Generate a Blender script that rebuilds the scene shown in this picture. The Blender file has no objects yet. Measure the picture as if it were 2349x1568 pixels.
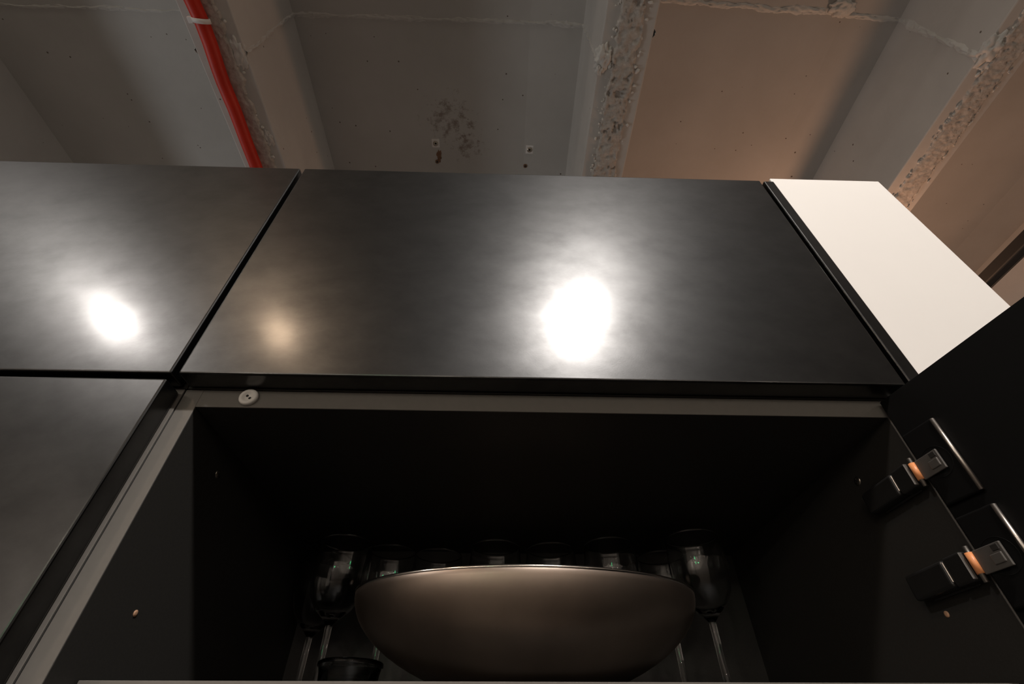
import bpy, bmesh, math, random
from mathutils import Vector, Matrix, noise
random.seed(7)
S = bpy.context.scene
COL = S.collection
PI = math.pi

# ------------------------------------------------------------------ camera
F_PX, PITCH, ROLL, YAW = 1059.2233, 0.739264, -0.000533, 0.028418
CAM = Vector((0.261663, -0.299658, -0.232794))
fw = Vector((math.sin(YAW)*math.cos(PITCH), math.cos(YAW)*math.cos(PITCH), math.sin(PITCH)))
rt = Vector((math.cos(YAW), -math.sin(YAW), 0)); up = rt.cross(fw)
rt, up = (math.cos(ROLL)*rt + math.sin(ROLL)*up), (math.cos(ROLL)*up - math.sin(ROLL)*rt)
cam = bpy.data.cameras.new('camera'); cam.sensor_fit = 'HORIZONTAL'; cam.sensor_width = 36.0
cam.lens = 36.0*F_PX/2349.0; cam.clip_start = 0.01; cam.clip_end = 60
co = bpy.data.objects.new('camera', cam); COL.objects.link(co)
co.matrix_world = Matrix(((rt.x, up.x, -fw.x, CAM.x), (rt.y, up.y, -fw.y, CAM.y), (rt.z, up.z, -fw.z, CAM.z), (0, 0, 0, 1)))
S.camera = co

# ------------------------------------------------------------------ world, exposure, lights
S.view_settings.view_transform = 'Standard'; S.view_settings.look = 'None'
S.view_settings.gamma = 1.0; S.view_settings.use_curve_mapping = False
S.view_settings.exposure = 0.0
S.cycles.use_denoising = True
w = bpy.data.worlds.new('world'); S.world = w; w.use_nodes = True
w.node_tree.nodes['Background'].inputs[0].default_value = (1.0, 0.93, 0.86, 1)
w.node_tree.nodes['Background'].inputs[1].default_value = 0.004

def lamp(name, kind, loc, power, color, radius=0.04, aim=None, spot=70, blend=0.6, size=None):
    d = bpy.data.lights.new(name, kind); d.energy = power; d.color = color
    if kind == 'AREA':
        d.shape = 'RECTANGLE'; d.size, d.size_y = size
    else:
        d.shadow_soft_size = radius
    if kind == 'SPOT':
        d.spot_size = math.radians(spot); d.spot_blend = blend
    o = bpy.data.objects.new(name, d); COL.objects.link(o); o.location = loc
    if aim is not None:
        o.rotation_euler = (Vector(aim)-Vector(loc)).to_track_quat('-Z', 'Y').to_euler()
    return o

NEUTRAL = (1.0, 0.94, 0.89); WARM = (1.0, 0.53, 0.31)
lamp('spot_lamp_main', 'SPOT', (0.60, -1.20, 1.29), 163, NEUTRAL, 0.06, (0.42, 0, -0.35), 95, 0.8)
lamp('spot_lamp_left', 'SPOT', (-1.46, -1.20, 1.22), 30, NEUTRAL, 0.06, (-0.5, 0, -0.4), 95, 0.8)
lamp('spot_lamp_warm', 'SPOT', (-0.722, -1.20, 1.171), 10, (1.0, 0.72, 0.48), 0.05, (0.1, 0, -0.2), 80, 0.8)
lamp('side_lamp', 'POINT', (1.72, 1.05, 0.95), 10.5, WARM, 0.04)
lamp('side_lamp', 'POINT', (3.0, 1.10, 0.95), 1.5, WARM, 0.04)  # second warm lamp, added to brighten the far-right ceiling bay
lamp('far_left_lamp', 'SPOT', (-4.2, 0.9, -0.9), 85, (0.95, 0.98, 1.0), 0.32, (0.6, 0.5, 1.7), 62, 0.5)
for i, (x, y, p) in enumerate([(-2.6, 2.0, 125), (0.4, 2.6, 6), (3.4, 1.6, 85)]):  # fill lamps added behind the cabinets; their floor bounce brightens the ceiling
    lamp('ceiling_fill_lamp', 'SPOT', (x, y, 1.2), p, (1.0, 0.965, 0.93), 0.04, (x, y+0.2, -1.9), 110, 0.6)
for i in range(12):
    lamp('distant_lamp', 'POINT', (-4.1+0.72*i, -5.2-0.5*(i % 2), 0.55+0.6*((i*5) % 3)/2), 24 if i < 4 else 11, (1.0, 0.86, 0.74), 0.025)
lamp('green_sign_lamp', 'AREA', (-1.2, -5.2, 0.6), 1.4, (0.05, 1.0, 0.35), size=(0.34, 0.12), aim=(0.2, 0, 0.0))

# ------------------------------------------------------------------ materials
def mat(name, base=(0.5, 0.5, 0.5), rough=0.5, metal=0.0, spec=0.5, **kw):
    m = bpy.data.materials.new(name); m.use_nodes = True
    b = m.node_tree.nodes['Principled BSDF']
    b.inputs['Base Color'].default_value = (*base, 1); b.inputs['Roughness'].default_value = rough
    b.inputs['Metallic'].default_value = metal; b.inputs['Specular IOR Level'].default_value = spec
    for k, v in kw.items():
        b.inputs[k].default_value = v
    return m
def N(m, t, **kw):
    n = m.node_tree.nodes.new(t)
    for k, v in kw.items():
        if k.startswith('_'):
            n.inputs[k[1:].replace('_', ' ')].default_value = v
        else:
            setattr(n, k, v)
    return n
def L(m, a, b): m.node_tree.links.new(a, b)
def ramp(m, fac, stops):
    r = N(m, 'ShaderNodeValToRGB'); e = r.color_ramp.elements
    while len(e) < len(stops): e.new(0.5)
    for el, (p, c) in zip(e, stops):
        el.position = p; el.color = (*c, 1) if len(c) == 3 else c
    L(m, fac, r.inputs[0]); return r.outputs[0]
def grey(v): return (v, v, v)
def coords(m, scale=(1, 1, 1), rot=(0, 0, 0)):
    g = N(m, 'ShaderNodeNewGeometry'); mp = N(m, 'ShaderNodeMapping')
    mp.inputs['Scale'].default_value = scale; mp.inputs['Rotation'].default_value = rot
    L(m, g.outputs['Position'], mp.inputs[0]); return mp.outputs[0]

def door_material():
    m = mat('mottled_black_laminate', (0.004, 0.004, 0.004), 0.34, spec=0.5)
    b = m.node_tree.nodes['Principled BSDF']
    v = coords(m, (1.0, 1.0, 1.45), (0, 0.45, 0))
    n1 = N(m, 'ShaderNodeTexNoise', _Scale=19.0, _Detail=8.0, _Roughness=0.66); L(m, v, n1.inputs['Vector'])
    n2 = N(m, 'ShaderNodeTexNoise', _Scale=620.0, _Detail=2.0); L(m, v, n2.inputs['Vector'])
    L(m, ramp(m, n1.outputs[0], [(0.3, (0.0008, 0.0008, 0.0008)), (0.7, (0.0018, 0.0018, 0.0017))]), b.inputs['Base Color'])
    L(m, ramp(m, n1.outputs[0], [(0.36, grey(0.345)), (0.64, grey(0.322))]), b.inputs['Roughness'])
    L(m, ramp(m, n1.outputs[0], [(0.34, grey(0.41)), (0.66, grey(0.66))]), b.inputs['Specular IOR Level'])
    L(m, ramp(m, n1.outputs[0], [(0.3, grey(0.30)), (0.7, grey(0.40))]), b.inputs['Coat Weight'])
    b.inputs['Coat Roughness'].default_value = 0.17
    bp = N(m, 'ShaderNodeBump', _Strength=0.05, _Distance=0.0004); L(m, n2.outputs[0], bp.inputs['Height'])
    L(m, bp.outputs[0], b.inputs['Normal'])
    return m
M_DOOR = door_material()

def melamine():
    m = mat('dark_grey_melamine', (0.09, 0.084, 0.076), 0.5, spec=0.4)
    b = m.node_tree.nodes['Principled BSDF']
    v = coords(m)
    n = N(m, 'ShaderNodeTexNoise', _Scale=500.0, _Detail=2.0); L(m, v, n.inputs['Vector'])
    L(m, ramp(m, n.outputs[0], [(0.3, (0.033, 0.0315, 0.029)), (0.7, (0.040, 0.038, 0.035))]), b.inputs['Base Color'])
    bp = N(m, 'ShaderNodeBump', _Strength=0.08, _Distance=0.0004); L(m, n.outputs[0], bp.inputs['Height']); L(m, bp.outputs[0], b.inputs['Normal'])
    return m
M_BODY = melamine()

def concrete(name, c0, c1, stains=False, bump=0.25):
    m = mat(name, c0, 0.85, spec=0.25)
    b = m.node_tree.nodes['Principled BSDF']
    v = coords(m)
    n = N(m, 'ShaderNodeTexNoise', _Scale=3.0, _Detail=8.0, _Roughness=0.6); L(m, v, n.inputs['Vector'])
    col = ramp(m, n.outputs[0], [(0.35, c0), (0.68, c1)])
    # small pores
    vo = N(m, 'ShaderNodeTexVoronoi', _Scale=16.0); L(m, v, vo.inputs['Vector'])
    wn = N(m, 'ShaderNodeTexNoise', _Scale=2.2, _Detail=1.0); L(m, v, wn.inputs['Vector'])
    th = N(m, 'ShaderNodeMath', operation='MULTIPLY'); L(m, wn.outputs[0], th.inputs[0]); th.inputs[1].default_value = 0.085
    sp = N(m, 'ShaderNodeMath', operation='LESS_THAN'); L(m, vo.outputs['Distance'], sp.inputs[0]); L(m, th.outputs[0], sp.inputs[1])
    mx = N(m, 'ShaderNodeMix', data_type='RGBA'); L(m, sp.outputs[0], mx.inputs[0]); L(m, col, mx.inputs[6]); mx.inputs[7].default_value = (0.16, 0.13, 0.11, 1)
    out = mx.outputs[2]
    if stains:
        for (x, y, r) in ((0.02, 0.50, 0.20), (0.10, 0.60, 0.14)):
            ds = N(m, 'ShaderNodeVectorMath', operation='DISTANCE'); L(m, v, ds.inputs[0]); ds.inputs[1].default_value = (x, y, 1.73)
            mr = N(m, 'ShaderNodeMapRange'); L(m, ds.outputs['Value'], mr.inputs[0]); mr.inputs[1].default_value = 0.0; mr.inputs[2].default_value = r; mr.inputs[3].default_value = 1; mr.inputs[4].default_value = 0
            ns = N(m, 'ShaderNodeTexNoise', _Scale=38.0, _Detail=6.0, _Roughness=0.7); L(m, v, ns.inputs['Vector'])
            ad = N(m, 'ShaderNodeMath', operation='MULTIPLY_ADD'); L(m, mr.outputs[0], ad.inputs[0]); ad.inputs[1].default_value = 0.32; L(m, ns.outputs[0], ad.inputs[2])
            st = N(m, 'ShaderNodeMapRange'); L(m, ad.outputs[0], st.inputs[0]); st.inputs[1].default_value = 0.72; st.inputs[2].default_value = 0.86; st.inputs[3].default_value = 0; st.inputs[4].default_value = 0.75
            m2 = N(m, 'ShaderNodeMix', data_type='RGBA'); L(m, st.outputs[0], m2.inputs[0]); L(m, out, m2.inputs[6]); m2.inputs[7].default_value = (0.24, 0.18, 0.15, 1)
            out = m2.outputs[2]
    L(m, out, b.inputs['Base Color'])
    nb = N(m, 'ShaderNodeTexNoise', _Scale=60.0, _Detail=6.0); L(m, v, nb.inputs['Vector'])
    bp = N(m, 'ShaderNodeBump', _Strength=bump, _Distance=0.004); L(m, nb.outputs[0], bp.inputs['Height']); L(m, bp.outputs[0], b.inputs['Normal'])
    return m
M_CEIL = concrete('painted_concrete', (0.50, 0.485, 0.465), (0.56, 0.545, 0.525), True, 0.12)
M_RIB = concrete('painted_rib_concrete', (0.58, 0.56, 0.535), (0.65, 0.63, 0.60), False, 0.12)
M_ROUGH = concrete('rough_concrete', (0.50, 0.46, 0.42), (0.62, 0.59, 0.54), False, 0.9)
def rough_colour(m):
    b = m.node_tree.nodes['Principled BSDF']; v = coords(m)
    n = N(m, 'ShaderNodeTexNoise', _Scale=70.0, _Detail=6.0, _Roughness=0.65); L(m, v, n.inputs['Vector'])
    L(m, ramp(m, n.outputs[0], [(0.30, (0.36, 0.32, 0.28)), (0.42, (0.52, 0.48, 0.44)), (0.62, (0.60, 0.565, 0.52)), (0.72, (0.74, 0.72, 0.68))]), b.inputs['Base Color'])
rough_colour(M_ROUGH)
M_PLASTER = concrete('white_plaster', (0.66, 0.65, 0.62), (0.75, 0.74, 0.71), False, 0.4)
M_WALL = concrete('wall_paint', (0.50, 0.485, 0.47), (0.54, 0.525, 0.51), False, 0.05)

def wood_floor():
    m = mat('brown_floor', (0.2, 0.13, 0.09), 0.45)
    b = m.node_tree.nodes['Principled BSDF']; v = coords(m, (1, 8, 1))
    n = N(m, 'ShaderNodeTexNoise', _Scale=4.0, _Detail=6.0); L(m, v, n.inputs['Vector'])
    L(m, ramp(m, n.outputs[0], [(0.3, (0.17, 0.15, 0.135)), (0.7, (0.24, 0.215, 0.195))]), b.inputs['Base Color'])
    return m
M_FLOOR = wood_floor()

def noisy(name, c, rough, amp=0.06, scale=30, metal=0.0, spec=0.5, bump=0.0, **kw):
    m = mat(name, c, rough, metal, spec, **kw)
    b = m.node_tree.nodes['Principled BSDF']; v = coords(m)
    n = N(m, 'ShaderNodeTexNoise', _Scale=scale, _Detail=4.0); L(m, v, n.inputs['Vector'])
    L(m, ramp(m, n.outputs[0], [(0.3, tuple(x*(1-amp) for x in c)), (0.7, tuple(min(1, x*(1+amp)) for x in c))]), b.inputs['Base Color'])
    if bump:
        bp = N(m, 'ShaderNodeBump', _Strength=bump, _Distance=0.001); L(m, n.outputs[0], bp.inputs['Height']); L(m, bp.outputs[0], b.inputs['Normal'])
    return m
M_EDGE = noisy('grey_edge_banding', (0.172, 0.160, 0.145), 0.5, 0.03, 200, spec=0.3)
M_INSIDE = noisy('black_melamine', (0.0045, 0.0044, 0.0043), 0.6, 0.1, 300, spec=0.15)
M_WHITE = noisy('white_painted_board', (0.83, 0.80, 0.765), 0.55, 0.012, 6, spec=0.3)
M_PIPE = noisy('orange_red_plastic', (0.62, 0.022, 0.003), 0.5, 0.1, 12)
M_TIE = noisy('white_nylon', (0.85, 0.82, 0.80), 0.45, 0.03)
M_BLACK = noisy('black_powder_coat', (0.012, 0.012, 0.012), 0.45, 0.1, 80)
M_RAIL = noisy('black_rail_lip', (0.05, 0.047, 0.043), 0.4, 0.05, 80)
M_HINGE = noisy('black_hinge_steel', (0.02, 0.0195, 0.019), 0.3, 0.1, 90, metal=0.0, spec=0.5)
M_NICKEL = noisy('dark_nickel', (0.48, 0.43, 0.385), 0.36, 0.06, 90, metal=1.0)
M_ARM = noisy('dark_steel_arm', (0.15, 0.14, 0.13), 0.42, 0.06, 90, metal=0.4)
M_ORANGE = noisy('orange_plastic', (0.85, 0.33, 0.13), 0.4, 0.04)
M_CAP = noisy('translucent_white_plastic', (0.85, 0.82, 0.78), 0.4, 0.03)
M_HOLE = noisy('dark_hole', (0.02, 0.018, 0.016), 0.8, 0.1)
M_COPPER = noisy('raw_chipboard', (0.62, 0.36, 0.22), 0.6, 0.1, 300)
M_SCREW = noisy('screw_steel', (0.5, 0.45, 0.38), 0.3, 0.08, 200, metal=1.0)
M_BOWL = noisy('brushed_bronze_steel', (0.285, 0.228, 0.187), 0.38, 0.18, 18, metal=1.0)
M_RIM = noisy('polished_steel_rim', (0.78, 0.72, 0.66), 0.16, 0.03, 40, metal=1.0)
M_INNER = noisy('black_interior_edge', (0.03, 0.028, 0.026), 0.6, 0.1)
M_RUST = noisy('rust', (0.22, 0.12, 0.07), 0.8, 0.3, 120)
def glass_mat():
    m = mat('clear_glass', (1, 1, 1), 0.0, spec=0.5)
    b = m.node_tree.nodes['Principled BSDF']
    b.inputs['Transmission Weight'].default_value = 1.0; b.inputs['IOR'].default_value = 1.48
    v = coords(m); n = N(m, 'ShaderNodeTexNoise', _Scale=40.0); L(m, v, n.inputs['Vector'])
    L(m, ramp(m, n.outputs[0], [(0.3, (0.96, 0.97, 0.965)), (0.7, (0.985, 0.99, 0.988))]), b.inputs['Base Color'])
    return m
M_GLASS = glass_mat()

# ------------------------------------------------------------------ geometry helpers
def tag(o, label=None, cat=None, group=None, kind=None):
    if label: o['label'] = label
    if cat: o['category'] = cat
    if group: o['group'] = group
    if kind: o['kind'] = kind
    return o
def link(name, me, m, parent=None, smooth=False):
    o = bpy.data.objects.new(name, me); COL.objects.link(o)
    if m is not None: me.materials.append(m)
    if smooth:
        for p in me.polygons: p.use_smooth = True
    if parent is not None:
        o.parent = parent
        o.matrix_parent_inverse = Matrix.Translation(parent.location).inverted()
    return o
def finish(name, bm, m, parent=None, smooth=False):
    bmesh.ops.recalc_face_normals(bm, faces=bm.faces)
    me = bpy.data.meshes.new(name); bm.to_mesh(me); bm.free()
    return link(name, me, m, parent, smooth)
def empty(name, loc=(0, 0, 0)):
    o = bpy.data.objects.new(name, None); COL.objects.link(o); o.location = loc; o.empty_display_size = 0.05
    return o
def box(name, x, y, z, m, parent=None, bevel=0.0, seg=2, mtx=None, smooth=False):
    bm = bmesh.new()
    r = bmesh.ops.create_cube(bm, size=1.0)
    for v in bm.verts:
        v.co = Vector(((x[0]+x[1])/2+v.co.x*(x[1]-x[0]), (y[0]+y[1])/2+v.co.y*(y[1]-y[0]), (z[0]+z[1])/2+v.co.z*(z[1]-z[0])))
    if bevel: bmesh.ops.bevel(bm, geom=list(bm.edges), offset=bevel, segments=seg, profile=0.5, affect='EDGES')
    if mtx is not None: bmesh.ops.transform(bm, matrix=mtx, verts=bm.verts)
    return finish(name, bm, m, parent, smooth)
def lathe(name, prof, m, parent=None, seg=48, loc=(0, 0, 0), sx=1.0, sy=1.0, close=False, mtx=None):
    """prof: list of (radius, z); revolves about z."""
    bm = bmesh.new(); rings = []
    for r, z in prof:
        if r < 1e-7:
            rings.append([bm.verts.new((0, 0, z))])
        else:
            rings.append([bm.verts.new((r*math.cos(2*PI*k/seg)*sx, r*math.sin(2*PI*k/seg)*sy, z)) for k in range(seg)])
    pairs = list(zip(rings, rings[1:])) + ([(rings[-1], rings[0])] if close else [])
    for a, b in pairs:
        for k in range(seg):
            k2 = (k+1) % seg
            if len(a) == 1 and len(b) == 1: continue
            if len(a) == 1: bm.faces.new((a[0], b[k], b[k2]))
            elif len(b) == 1: bm.faces.new((a[k], b[0], a[k2]))
            else: bm.faces.new((a[k], b[k], b[k2], a[k2]))
    if mtx is not None: bmesh.ops.transform(bm, matrix=mtx, verts=bm.verts)
    bmesh.ops.translate(bm, vec=Vector(loc), verts=bm.verts)
    return finish(name, bm, m, parent, True)
def tube(name, pts, r, m, parent=None, seg=20, cap=True):
    bm = bmesh.new(); rings = []
    pts = [Vector(p) for p in pts]
    for i, p in enumerate(pts):
        d = (pts[min(i+1, len(pts)-1)]-pts[max(i-1, 0)]).normalized()
        a = d.cross(Vector((0, 0, 1)))
        a = a.normalized() if a.length > 1e-4 else Vector((1, 0, 0))
        b = a.cross(d)
        rings.append([bm.verts.new(p+(a*math.cos(2*PI*k/seg)+b*math.sin(2*PI*k/seg))*r) for k in range(seg)])
    for A, B in zip(rings, rings[1:]):
        for k in range(seg): bm.faces.new((A[k], B[k], B[(k+1) % seg], A[(k+1) % seg]))
    if cap:
        bm.faces.new(rings[0]); bm.faces.new(rings[-1])
    return finish(name, bm, m, parent, True)
def grid(name, nu, nv, fn, m, parent=None, smooth=True, kind=None):
    vs = [fn(i/nu, j/nv) for i in range(nu+1) for j in range(nv+1)]
    fs = [(i*(nv+1)+j, (i+1)*(nv+1)+j, (i+1)*(nv+1)+j+1, i*(nv+1)+j+1) for i in range(nu) for j in range(nv)]
    me = bpy.data.meshes.new(name); me.from_pydata(vs, [], fs); me.update()
    return link(name, me, m, parent, smooth)
def smooth01(a, b, x):
    t = max(0.0, min(1.0, (x-a)/(b-a))); return t*t*(3-2*t)

# ------------------------------------------------------------------ the room
FLOOR, RIBZ, TOPZ = -1.9, 1.30, 1.73
Y0, Y1, X0, X1 = -7.0, 3.5, -4.6, 5.6
floor = box('floor', (X0, X1), (Y0, Y1), (FLOOR-0.1, FLOOR), M_FLOOR); tag(floor, 'brown wooden floor of the dim room', kind='structure')
for nm, x, y, lb in (('wall_left', (X0-0.1, X0), (Y0, Y1), 'plain wall to the left'), ('wall_right', (X1, X1+0.1), (Y0, Y1), 'plain wall to the right'),
                     ('wall_back', (X0-0.1, X1+0.1), (Y1, Y1+0.1), 'plain wall far behind the cabinets'), ('wall_front', (X0-0.1, X1+0.1), (Y0-0.1, Y0), 'plain wall behind the viewer')):
    tag(box(nm, x, y, (FLOOR-0.1, TOPZ+0.2), M_WALL), lb, kind='structure')

RIBS = [(-2.94, -2.795), (-1.795, -1.65), (-0.646, -0.502), (0.530, 0.676), (1.647, 1.790), (2.79, 2.935), (3.93, 4.075)]
bm = bmesh.new()
prof = [(X0-0.1, TOPZ)]
for a, b in RIBS:
    prof += [(a-0.19, TOPZ), (a-0.10, TOPZ-0.009), (a+0.02, TOPZ-0.020), (b-0.02, TOPZ-0.022), (b, TOPZ)]
prof += [(X1+0.1, TOPZ)]
ra = [[bm.verts.new((x, y, z)) for x, z in prof] for y in (Y0-0.1, Y1+0.1)]
rb = [[bm.verts.new((x, y, TOPZ+0.2)) for x, z in prof] for y in (Y0-0.1, Y1+0.1)]
n = len(prof)
for k in range(n-1):
    bm.faces.new((ra[0][k], ra[0][k+1], ra[1][k+1], ra[1][k])); bm.faces.new((rb[0][k], rb[1][k], rb[1][k+1], rb[0][k+1]))
    for e in (0, 1): bm.faces.new((ra[e][k], ra[e][k+1], rb[e][k+1], rb[e][k]))
for k in (0, n-1): bm.faces.new((ra[0][k], ra[1][k], rb[1][k], rb[0][k]))
ceiling = finish('ceiling', bm, M_CEIL)
tag(ceiling, 'painted concrete slab ceiling with deep parallel ribs', kind='structure')

def rough_strip(a, b, rib, y_from, y_to, seed, l_in, r_in, amp=1.0):
    wdt = (b-r_in)-(a+l_in); nu, nv = 22, int((y_to-y_from)/0.004)
    def fn(u, v):
        x = a+l_in+u*wdt; y = y_from+v*(y_to-y_from)
        p = Vector((x*60+seed, y*60, seed*3.1))
        f = noise.fractal(p, 1.0, 2.0, 5)
        g = noise.fractal(Vector((x*16+seed*2, y*16, 4.2)), 1.0, 2.0, 3)
        e = noise.fractal(Vector((y*30, seed*7, 1.5)), 1.0, 2.0, 4); e2 = noise.fractal(Vector((y*30, seed*7+31, 9.5)), 1.0, 2.0, 4)
        dl = (x-a-l_in)-0.009*(e+0.9); dr = (b-r_in-x)-0.009*(e2+0.9)
        edge = smooth01(-0.0005, 0.0025, min(dl, dr))
        pit = smooth01(0.30, 0.6, f*0.7+g*0.5)
        h = 0.0080+(0.0050*f+0.0030*g)*(0.3+0.7*amp)-0.0140*pit*amp
        h = -0.006*(1-edge)+h*edge
        return (x, y, RIBZ-h)
    return grid('rough_strip', nu, nv, fn, M_ROUGH, rib)
def lump(name, c, r, seed, parent, m, flat=(1, 1, 1)):
    bm = bmesh.new(); bmesh.ops.create_icosphere(bm, subdivisions=4, radius=1.0)
    for v in bm.verts:
        f = 1+0.55*noise.fractal(v.co*2.2+Vector((seed, 0, 0)), 1.0, 2.0, 4)
        v.co = Vector((v.co.x*f*flat[0]*r, v.co.y*f*flat[1]*r, v.co.z*f*flat[2]*r))+Vector(c)
    return finish(name, bm, m, parent, True)
ribs = []
for i, (a, b) in enumerate(RIBS):
    rib = box('rib', (a, b), (Y0-0.05, Y1+0.05), (RIBZ, TOPZ+0.02), M_RIB, ceiling, 0.004, 2)
    ribs.append(rib)
    if 2 <= i <= 4:
        rough_strip(a, b, rib, -0.25, 1.25, 3.7*i, 0.030, 0.026, (0.35, 0.35, 1.0, 0.3)[i-1])
def crumbs(rib, xs, y_from, y_to, count, seed, m):
    """loose plaster crumbs along the edges of the rough strip, joined in one mesh"""
    rnd = random.Random(seed); bm = bmesh.new()
    for k in range(count):
        x = rnd.choice(xs)+rnd.gauss(0, 0.004); y = rnd.uniform(y_from, y_to); r = rnd.uniform(0.0014, 0.0046)
        d = bmesh.ops.create_icosphere(bm, subdivisions=2, radius=1.0)['verts']
        sx, sy = rnd.uniform(0.7, 1.5), rnd.uniform(0.7, 1.8)
        for v in d:
            f = 1+0.5*noise.noise(v.co*1.7+Vector((k*3.3, seed, 0)))
            v.co = Vector((x+v.co.x*f*r*sx, y+v.co.y*f*r*sy, RIBZ-0.004+v.co.z*f*r*0.8))
    o = finish('plaster_crumbs', bm, m, rib, False); o['kind'] = 'stuff'
    return o
crumbs(ribs[3], (0.563, 0.563, 0.648), -0.1, 1.1, 150, 3, M_PLASTER)
crumbs(ribs[4], (1.682, 1.690, 1.76), -0.1, 1.1, 170, 5, M_PLASTER)
crumbs(ribs[2], (-0.535, -0.545), 0.05, 0.9, 40, 8, M_PLASTER)
def joint(i, jy, wid, seed, slope, mm):
    """ridge of plaster along the slab joint, down one rib side, across the bay and down the other"""
    xa, xb = RIBS[i][1], RIBS[i+1][0]
    path = [(xa, RIBZ), (xa, TOPZ), (xb-0.19, TOPZ), (xb-0.10, TOPZ-0.009), (xb, TOPZ-0.018), (xb, RIBZ)]
    nrm = [(1, 0), (0.7, -0.7), (0, -1), (-0.05, -1), (-0.7, -0.7), (-1, 0)]
    ln = [0]
    for p, q in zip(path, path[1:]): ln.append(ln[-1]+math.hypot(q[0]-p[0], q[1]-p[1]))
    nu, nv = int(ln[-1]/0.004), 12
    def fn(u, v):
        s = u*ln[-1]; k = max(j for j in range(len(ln)-1) if ln[j] <= s+1e-9); t = (s-ln[k])/(ln[k+1]-ln[k])
        x = path[k][0]+t*(path[k+1][0]-path[k][0]); z = path[k][1]+t*(path[k+1][1]-path[k][1])
        if 0.08 < t < 0.92 or k == 2:
            dx, dz = path[k+1][0]-path[k][0], path[k+1][1]-path[k][1]; l = math.hypot(dx, dz); nx, nz = dz/l, -dx/l
            if k == 0: nx, nz = 1, 0
            if k == 4: nx, nz = -1, 0
        else:
            q = nrm[k] if t <= 0.08 else nrm[k+1]; nx, nz = q
        ww = wid*(0.55+0.9*max(0, 0.5+noise.fractal(Vector((s*9, seed, 0)), 1, 2, 4)))
        d = (v-0.5)*2
        y = jy+slope*(x-(xa+xb)/2)+d*ww+0.006*noise.fractal(Vector((s*5, seed+9, 3)), 1, 2, 4)
        h = (1-d*d)*(0.0045+0.006*noise.fractal(Vector((s*45, v*4, seed)), 1, 2, 5))*wid/0.012-0.003*abs(d)
        h = h if v not in (0.0, 1.0) else -0.006
        return (x+nx*h, y, z+nz*h)
    return grid('joint_ridge', nu, nv, fn, mm, ceiling)
joint(2, 0.150, 0.010, 2.0, 0.0, M_RIB)
joint(3, 0.085, 0.013, 5.0, 0.035, M_PLASTER)
joint(1, 0.150, 0.008, 8.0, 0.0, M_RIB)
# plaster lumps where the joints meet the ribs
lump('plaster_lump', (0.545, 0.135, 1.302), 0.024, 1.0, ceiling, M_PLASTER, (0.9, 1.5, 0.45))
lump('plaster_lump', (0.538, 0.165, 1.300), 0.014, 4.0, ceiling, M_PLASTER, (0.8, 1.0, 0.6))
lump('plaster_lump', (1.668, 0.080, 1.302), 0.030, 7.0, ceiling, M_PLASTER, (1.0, 1.3, 0.4))
lump('plaster_lump', (1.690, 0.120, 1.302), 0.020, 9.0, ceiling, M_PLASTER, (1.0, 1.3, 0.4))
lump('plaster_lump', (1.43, 0.075, 1.722), 0.030, 12.0, ceiling, M_PLASTER, (1.3, 0.8, 0.35))
lump('plaster_lump', (-0.525, 0.150, 1.302), 0.026, 13.0, ceiling, M_PLASTER, (0.8, 1.5, 0.3))
lump('plaster_lump', (-0.530, 0.400, 1.302), 0.020, 17.0, ceiling, M_RIB, (0.9, 1.4, 0.35))
# bolts and old fixing holes in the middle bay
for (x, y, plate) in ((0.364, 0.613, True), (-0.039, 0.597, True), (0.349, 0.688, False), (-0.040, 0.679, False)):
    an = empty('anchor', (x, y, TOPZ)); an.parent = ceiling
    if plate: box('plate', (x-0.016, x+0.016), (y-0.018, y+0.018), (TOPZ-0.004, TOPZ+0.002), M_TIE, an, 0.001)
    lathe('ring', [(0.0045, -0.007), (0.011, -0.007), (0.011, 0.002)] if plate else [(0.0045, -0.004), (0.0085, -0.004), (0.0085, 0.002)], M_SCREW if plate else M_RUST, an, 20, (x, y, TOPZ))
    lathe('hole', [(0, -0.0045), (0.0048, -0.0045)] if plate else [(0, -0.0035), (0.0048, -0.0035)], M_HOLE, an, 16, (x, y, TOPZ))
lump('rust_patch', (-0.030, 0.655, TOPZ+0.001), 0.020, 21.0, ceiling, M_RUST, (0.5, 1.5, 0.12))

# ------------------------------------------------------------------ orange conduit under the left rib
con = empty('conduit_pipe', (-0.584, 0.2, 1.28))
pts = [(-0.59, -2.5), (-0.588, -1.2), (-0.586, -0.3), (-0.584, 0.02), (-0.580, 0.07), (-0.581, 0.121), (-0.586, 0.18), (-0.588, 0.224), (-0.586, 0.298), (-0.587, 0.338), (-0.589, 0.394), (-0.590, 0.483), (-0.590, 0.8), (-0.588, 1.6), (-0.588, 2.6)]
tube('tube', [(x, y, 1.272) for x, y in pts], 0.0195, M_PIPE, con, 20)
def tie(y, x):
    bm = bmesh.new(); rings = []
    for k in range(24):
        a = 2*PI*k/24
        rr = 0.0208
        sh = 0.0045*math.sin(a+0.6)
        rings.append([bm.verts.new((x+math.cos(a)*q, y+sh+d, 1.272+math.sin(a)*q)) for q, d in ((rr, -0.006), (rr+0.0016, -0.006), (rr+0.0016, 0.006), (rr, 0.006))])
    for k in range(24):
        A, B = rings[k], rings[(k+1) % 24]
        for j in range(4): bm.faces.new((A[j], A[(j+1) % 4], B[(j+1) % 4], B[j]))
    t = finish('cable_tie', bm, M_TIE, con, True)
    box('tie_head', (x-0.032, x-0.019), (y-0.010, y+0.006), (1.262, 1.272), M_TIE, t, 0.0015)
    return t
tie(0.066, -0.580); tie(-1.0, -0.588)
tag(con, 'orange red conduit pipe strapped under the leftmost visible concrete rib', 'pipe')

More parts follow.
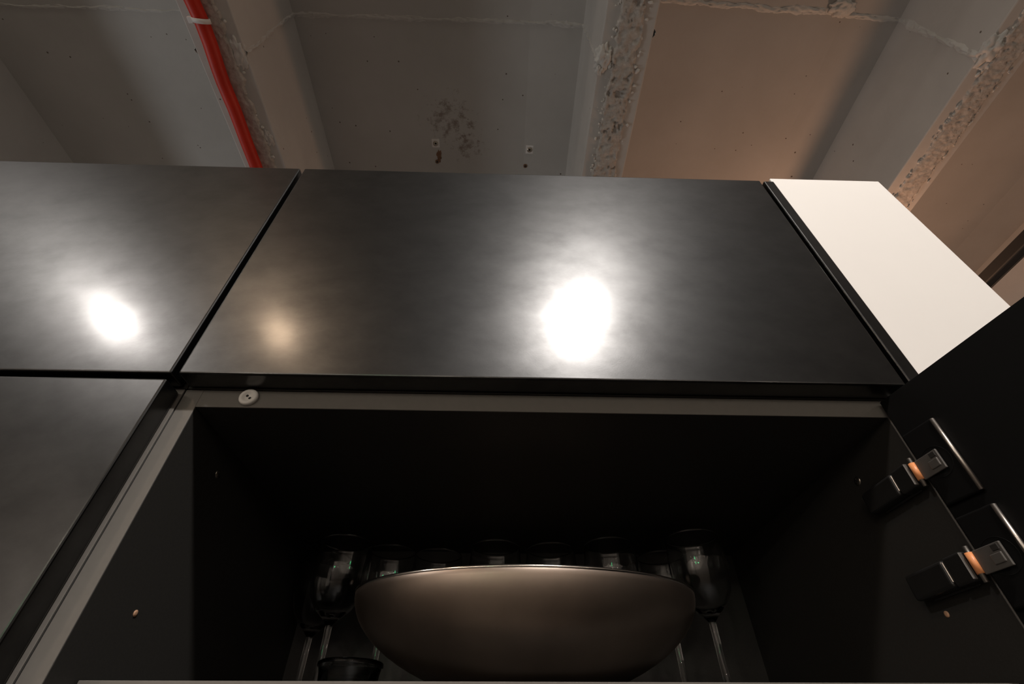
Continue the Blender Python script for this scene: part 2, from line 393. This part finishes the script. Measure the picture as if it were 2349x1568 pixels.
# ------------------------------------------------------------------ black lighting track on the right
trk = empty('lighting_track', (1.955, 0.5, 1.0))
box('rail', (1.938, 1.972), (-3.0, 2.8), (1.0, 1.040), M_BLACK, trk, 0.002)
box('lip', (1.9365, 1.9425), (-3.0, 2.8), (0.9985, 1.0035), M_RAIL, trk, 0.0008)  # paler colour paints the highlight along the rail's lower left edge
box('lip', (1.9720, 1.9775), (-3.0, 2.8), (0.9995, 1.0030), M_RAIL, trk, 0.0008)
for y in (-2.2, 2.2):
    tube('suspension_wire', [(1.955, y, 1.03), (1.955, y, TOPZ)], 0.003, M_BLACK, trk, 8)
tag(trk, 'black ceiling lighting track behind the white partition at the right', 'track')

# ------------------------------------------------------------------ cabinets
W, H, G = 0.600, 0.3395, 0.0055
YC = 0.0215           # front of the carcasses
DEP = 0.372           # inside back
def closed_cabinet(name, x0, x1, z0, z1, label, cz0=None, cz1=None, cx0=None, cx1=None):
    e = empty(name, ((x0+x1)/2, YC, z0))
    cz0 = z0 if cz0 is None else cz0; cz1 = z1 if cz1 is None else cz1
    cx0 = x0 if cx0 is None else cx0; cx1 = x1 if cx1 is None else cx1
    box('carcass', (cx0, cx1), (YC, DEP+0.01), (cz0, cz1), M_BODY, e, 0.0006, 1)
    box('door', (x0, x1), (0.0, 0.020), (z0, z1), M_DOOR, e, 0.0018, 3, smooth=False)
    tag(e, label, 'cabinet'); return e
closed_cabinet('upper_cabinet', 0.0, W, 0.0, H, 'upper cabinet with wide mottled black door directly above the open cabinet', 0.0, H-0.012, -0.0025, 0.6025)
closed_cabinet('upper_cabinet', -W-G, -G, 0.0, H, 'upper cabinet with mottled black door at the far left, below the orange pipe', 0.0, H-0.012, -W-G, -0.0032)
closed_cabinet('tall_cabinet', -W-G, -G, FLOOR+0.1, -G, 'closed tall cabinet with mottled black door left of the open cabinet', FLOOR, -0.001, -W-G, -0.0032)

tc = bpy.data.objects['tall_cabinet']
box('edge_band', (-0.0185, -0.0033), (0.0207, 0.0217), (FLOOR+0.1, -0.001), M_EDGE, tc, 0.0003, 1)
oc = empty('open_cabinet', (0.3, YC, FLOOR))
tag(oc, 'open dark grey cabinet with its door swung out to the right, holding glassware', 'cabinet')
XL, XR, ZT = 0.0120, 0.5880, -0.0178
EB = 0.0008
def banded(nm, x, y, z):
    p = box(nm, x, (y[0]+EB, y[1]), z, M_BODY, oc, 0.0003, 1)
    box('edge_band', x, (y[0], y[0]+EB+0.0002), z, M_EDGE, p, 0.0003, 1)
banded('side_panel', (-0.0025, XL), (YC, DEP+0.01), (FLOOR, -0.001))
banded('side_panel', (XR, 0.6025), (YC, DEP+0.01), (FLOOR, -0.001))
banded('top_panel', (XL, XR), (YC, DEP+0.01), (ZT, -0.001))
box('back_panel', (XL, XR), (DEP, DEP+0.01), (FLOOR, ZT), M_BODY, oc)
SZ = -0.1962
banded('shelf', (XL+0.0012, XR-0.0012), (0.0462, DEP), (SZ-0.018, SZ))
# cover cap on the top panel edge
cap = lathe('cover_cap', [(0, 0.0022), (0.0040, 0.0022), (0.0044, 0.0038), (0.0070, 0.0034), (0.0076, 0.0022), (0.0076, 0.0), (0, 0)], M_CAP, oc, 32,
            (0.0525, YC, -0.0088), mtx=Matrix.Rotation(PI/2, 4, 'X'))
for dx, dz in ((-0.0012, 0.0010), (0.0016, -0.0013)):
    lathe('cap_hole', [(0, 0.0025), (0.0011, 0.0025), (0.0011, 0.001)], M_HOLE, cap, 14, (0.0525+dx, YC, -0.0088+dz), mtx=Matrix.Rotation(PI/2, 4, 'X'))
# screws and drilled holes inside
def screw(x, y, z, s, m, r):
    mt = Matrix.Rotation(s*PI/2, 4, 'Y')
    o = lathe('screw' if m is M_SCREW else 'drill_hole', [(0, 0.0006), (r*0.4, 0.0007), (r, 0.0004), (r, -0.001)], m, oc, 20, (x, y, z), mtx=mt)
    if m is M_SCREW:
        box('screw_slot', (x-0.0009, x+0.0009), (y-r*0.6, y+r*0.6), (z-0.0005, z+0.0005), M_HOLE, o)
        box('screw_slot', (x-0.0009, x+0.0009), (y-0.0005, y+0.0005), (z-r*0.6, z+r*0.6), M_HOLE, o)
screw(XL, 0.0889, -0.0434, 1, M_SCREW, 0.0038); screw(XR, 0.0882, -0.0428, -1, M_SCREW, 0.0038)
screw(XL, 0.0691, -0.1563, 1, M_COPPER, 0.0021); screw(XR, 0.0722, -0.1530, -1, M_COPPER, 0.0021)

# the open door: inner face through P0, opened about 99 degrees
P0 = Vector((0.5876, 0.0, 0.0)); ang = math.atan2(0.0167, 0.1006)
U = Vector((math.sin(ang), -math.cos(ang), 0)); NI = Vector((-math.cos(ang), -math.sin(ang), 0))   # outward along the door, inner normal
DM = Matrix(((U.x, NI.x, 0, P0.x), (U.y, NI.y, 0, P0.y), (U.z, NI.z, 1, P0.z), (0, 0, 0, 1)))       # local (u, proud, z)
door = box('door', (-0.0180, 0.5780), (-0.020, -0.0010), (FLOOR+0.1, -0.0055), M_DOOR, oc, 0.0010, 3, DM)
box('inner_face', (-0.0180, 0.5780), (-0.0012, 0.0), (FLOOR+0.1, -0.0055), M_INSIDE, door, 0.0004, 2, DM)
for zc in (-0.0685, -0.1345):
    hg = empty('hinge', (XR, 0.05, zc)); hg.parent = oc; hg.matrix_parent_inverse = Matrix.Translation(oc.location).inverted()
    def part(nm, *a, **k):
        o = box(nm, *a, **k); o.parent = hg; o.matrix_parent_inverse = Matrix.Translation(oc.location+hg.location-oc.location).inverted(); return o
    part('hinge_body', (0.5765, XR), (0.0405, 0.0800), (zc-0.0088, zc+0.0088), M_HINGE, bevel=0.0022, seg=3)
    part('hinge_body', (0.5772, XR), (0.0235, 0.0398), (zc-0.0094, zc+0.0094), M_HINGE, bevel=0.0016, seg=3)
    part('body_seam', (0.5768, 0.580), (0.0396, 0.0407), (zc-0.0060, zc+0.0072), M_NICKEL, bevel=0.0004, seg=1)  # bright strip put in as the highlight line across the hinge body
    part('body_seam', (0.5766, 0.580), (0.0230, 0.0240), (zc-0.0085, zc+0.0085), M_ARM, bevel=0.0004, seg=1)
    part('mounting_plate', (0.5850, XR), (0.030, 0.0740), (zc-0.0100, zc+0.0092), M_HINGE, bevel=0.001, seg=1)
    kx, ky = 0.5805, 0.0195
    for nm, r, z0, z1, mm in (('pivot_pin', 0.0016, zc-0.0112, zc+0.0112, M_NICKEL), ('pivot_sleeve', 0.0025, zc-0.0062, zc+0.0070, M_ORANGE)):
        o = tube(nm, [(kx, ky, z0), (kx, ky, z1)], r, mm, None, 18); o.parent = hg; o.matrix_parent_inverse = Matrix.Translation(hg.location).inverted()
    # flat arm reaching to the cup in the door
    a0 = Vector((kx+0.0010, ky-0.0022, zc)); a1 = P0+U*(0.0025)+NI*0.0052+Vector((0, 0, zc))
    d = (a1-a0); ln = d.length; d.normalize(); nn = d.cross(Vector((0, 0, 1)))
    AM = Matrix(((d.x, nn.x, 0, a0.x), (d.y, nn.y, 0, a0.y), (d.z, nn.z, 1, a0.z), (0, 0, 0, 1)))
    part('hinge_arm', (0, ln), (-0.0008, 0.0008), (-0.0074, 0.0074), M_ARM, bevel=0.0005, seg=2, mtx=AM)
    part('arm_tab', (ln*0.50, ln*0.90), (-0.0017, 0.0016), (-0.0045, 0.0016), M_ARM, bevel=0.0006, seg=2, mtx=AM)
    part('arm_slot', (ln*0.66, ln*0.92), (-0.0012, 0.0012), (0.0026, 0.0066), M_HOLE, bevel=0.0004, seg=1, mtx=AM)
    part('cup_flange', (-0.0165, 0.0118), (-0.002, 0.0030), (zc-0.0285, zc+0.0290), M_INSIDE, bevel=0.0016, seg=4, mtx=DM)
    fe = tube('flange_edge', [DM@Vector((0.0112, 0.0022, zc+t*0.0278)) for t in (-1, 0, 1)], 0.0016, M_NICKEL, None, 24)
    fe.parent = hg; fe.matrix_parent_inverse = Matrix.Translation(hg.location).inverted()
    o = lathe('cup', [(0, -0.004), (0.0105, -0.004), (0.0110, 0.0031), (0.0114, 0.0032), (0.0116, 0.002)], M_INSIDE, hg, 28, (0, 0, 0),
              mtx=Matrix.Translation(P0+U*(-0.0035)+Vector((0, 0, zc)))@Matrix(((U.x, 0, NI.x, 0), (U.y, 0, NI.y, 0), (0, 1, 0, 0), (0, 0, 0, 1))))
    o.matrix_parent_inverse = Matrix.Translation(hg.location).inverted()

ep = empty('end_panel', (0.611, 0.2, FLOOR))
box('upper_board', (0.6045, 0.6180), (0.0, DEP+0.02), (0.0, 0.3380), M_DOOR, ep, 0.0014, 3)
box('lower_board', (0.6045, 0.6180), (0.024, DEP+0.02), (FLOOR, -0.002), M_DOOR, ep, 0.0014, 3)
tag(ep, 'thin dark end panel between the upper cabinet and white partition', 'panel')

pp = empty('partition_panel', (0.695, 0.1, FLOOR))
box('board', (0.6190, 0.7690), (0.003, 0.62), (FLOOR, 0.3515), M_WHITE, pp, 0.0012, 2)
tag(pp, 'white painted partition end beside the dark end panel', 'partition')

# ------------------------------------------------------------------ oval metal bowl on the shelf
bx, by, zr = 0.2850, 0.1300, -0.1295
bowl = empty('oval_bowl', (bx, by, SZ))
A, B = 0.1405, 0.082
hgt = zr-SZ
def ell(t): return 0.30+0.70*(1-(1-t)**2.0)**0.75
pr = [(0, 0), (0.26, 0)] + [(ell(t/14), hgt*(t/14)) for t in range(0, 15)]
inn = [(max(r-0.012, 0), z+0.0015) for r, z in reversed(pr[2:])]
prof = pr+inn+[(0, 0.0015)]
lathe('body', prof, M_BOWL, bowl, 96, (bx, by, SZ), A, B)
bm = bmesh.new(); rings = []
for k in range(128):
    a = 2*PI*k/128; c = Vector((bx+A*math.cos(a), by+B*math.sin(a), zr)); o_ = Vector((math.cos(a)/A, math.sin(a)/B, 0)).normalized()
    rings.append([bm.verts.new(c+o_*(0.0013*math.cos(2*PI*j/10)-0.0008)+Vector((0, 0, 0.0013*math.sin(2*PI*j/10)))) for j in range(10)])
for k in range(128):
    for j in range(10): bm.faces.new((rings[k][j], rings[k][(j+1) % 10], rings[(k+1) % 128][(j+1) % 10], rings[(k+1) % 128][j]))
finish('rim', bm, M_RIM, bowl, True)
tag(bowl, 'oval brushed metal bowl with bright rim at the front of the shelf', 'bowl')

# ------------------------------------------------------------------ stemmed glasses
GH, GR = 0.154, 0.031
def glass_proto():
    e = empty('wine_glass', (0, 0, 0))
    zb = 0.074
    outer = [(0.0035, zb-0.004), (0.009, zb+0.002), (0.0185, zb+0.010), (0.0265, zb+0.022), (0.0308, zb+0.040), (0.0310, zb+0.055), (0.0288, GH-0.002), (0.0284, GH)]
    inner = [(0.0276, GH), (0.0279, GH-0.002), (0.0300, zb+0.055), (0.0298, zb+0.040), (0.0255, zb+0.023), (0.0175, zb+0.012), (0.008, zb+0.005), (0, zb+0.0035)]
    lathe('glass_bowl', outer+inner, M_GLASS, e, 48)
    lathe('stem', [(0.0035, zb-0.0045), (0.0033, 0.045), (0.0034, 0.015), (0.0050, 0.006), (0.0085, 0.0030)], M_GLASS, e, 20)
    lathe('foot', [(0.0, 0.0032), (0.0085, 0.0030), (0.029, 0.0014), (0.030, 0.0006), (0.029, 0.0), (0, 0)], M_GLASS, e, 40)
    return e
spots = [(0.0860, 0.262, 'clear stemmed glass with its whole bowl showing just left of the oval bowl'),
         (0.1330, 0.293, 'clear stemmed glass behind the left end of the bowl rim'),
         (0.1880, 0.305, 'clear stemmed glass behind the left half of the bowl rim, only its lip showing'),
         (0.2583, 0.274, 'clear stemmed glass behind the highest point of the bowl rim'),
         (0.3245, 0.281, 'clear stemmed glass just right of the middle behind the bowl rim'),
         (0.3915, 0.262, 'clear stemmed glass behind the right half of the bowl rim'),
         (0.4815, 0.236, 'front clear stemmed glass standing free right of the oval bowl'),
         (0.4640, 0.305, 'rear clear stemmed glass close behind the free one right of the bowl'),
         (0.0480, 0.322, 'rear clear stemmed glass furthest left, nearest the left cabinet side')]
proto = glass_proto()
for i, (x, y, lb) in enumerate(spots):
    if i == 0: e = proto
    else:
        e = proto.copy(); COL.objects.link(e)
        for ch in list(proto.children):
            c = ch.copy(); COL.objects.link(c); c.parent = e
    e.location = (x, y, SZ)
    tag(e, lb, 'glass', 'stemmed glasses inside the open cabinet')
dish = empty('glass_dish', (0.1405, 0.17, SZ))
lathe('body', [(0, 0), (0.020, 0), (0.0225, 0.003), (0.0245, 0.018), (0.0255, 0.0215), (0.0268, 0.0225), (0.0268, 0.0250), (0.0250, 0.0262), (0.0225, 0.0250), (0.0205, 0.008), (0, 0.006)], M_GLASS, dish, 48, (0.1405, 0.17, SZ))
tag(dish, 'low round glass dish with a thick rim at the lower left of the shelf', 'dish')
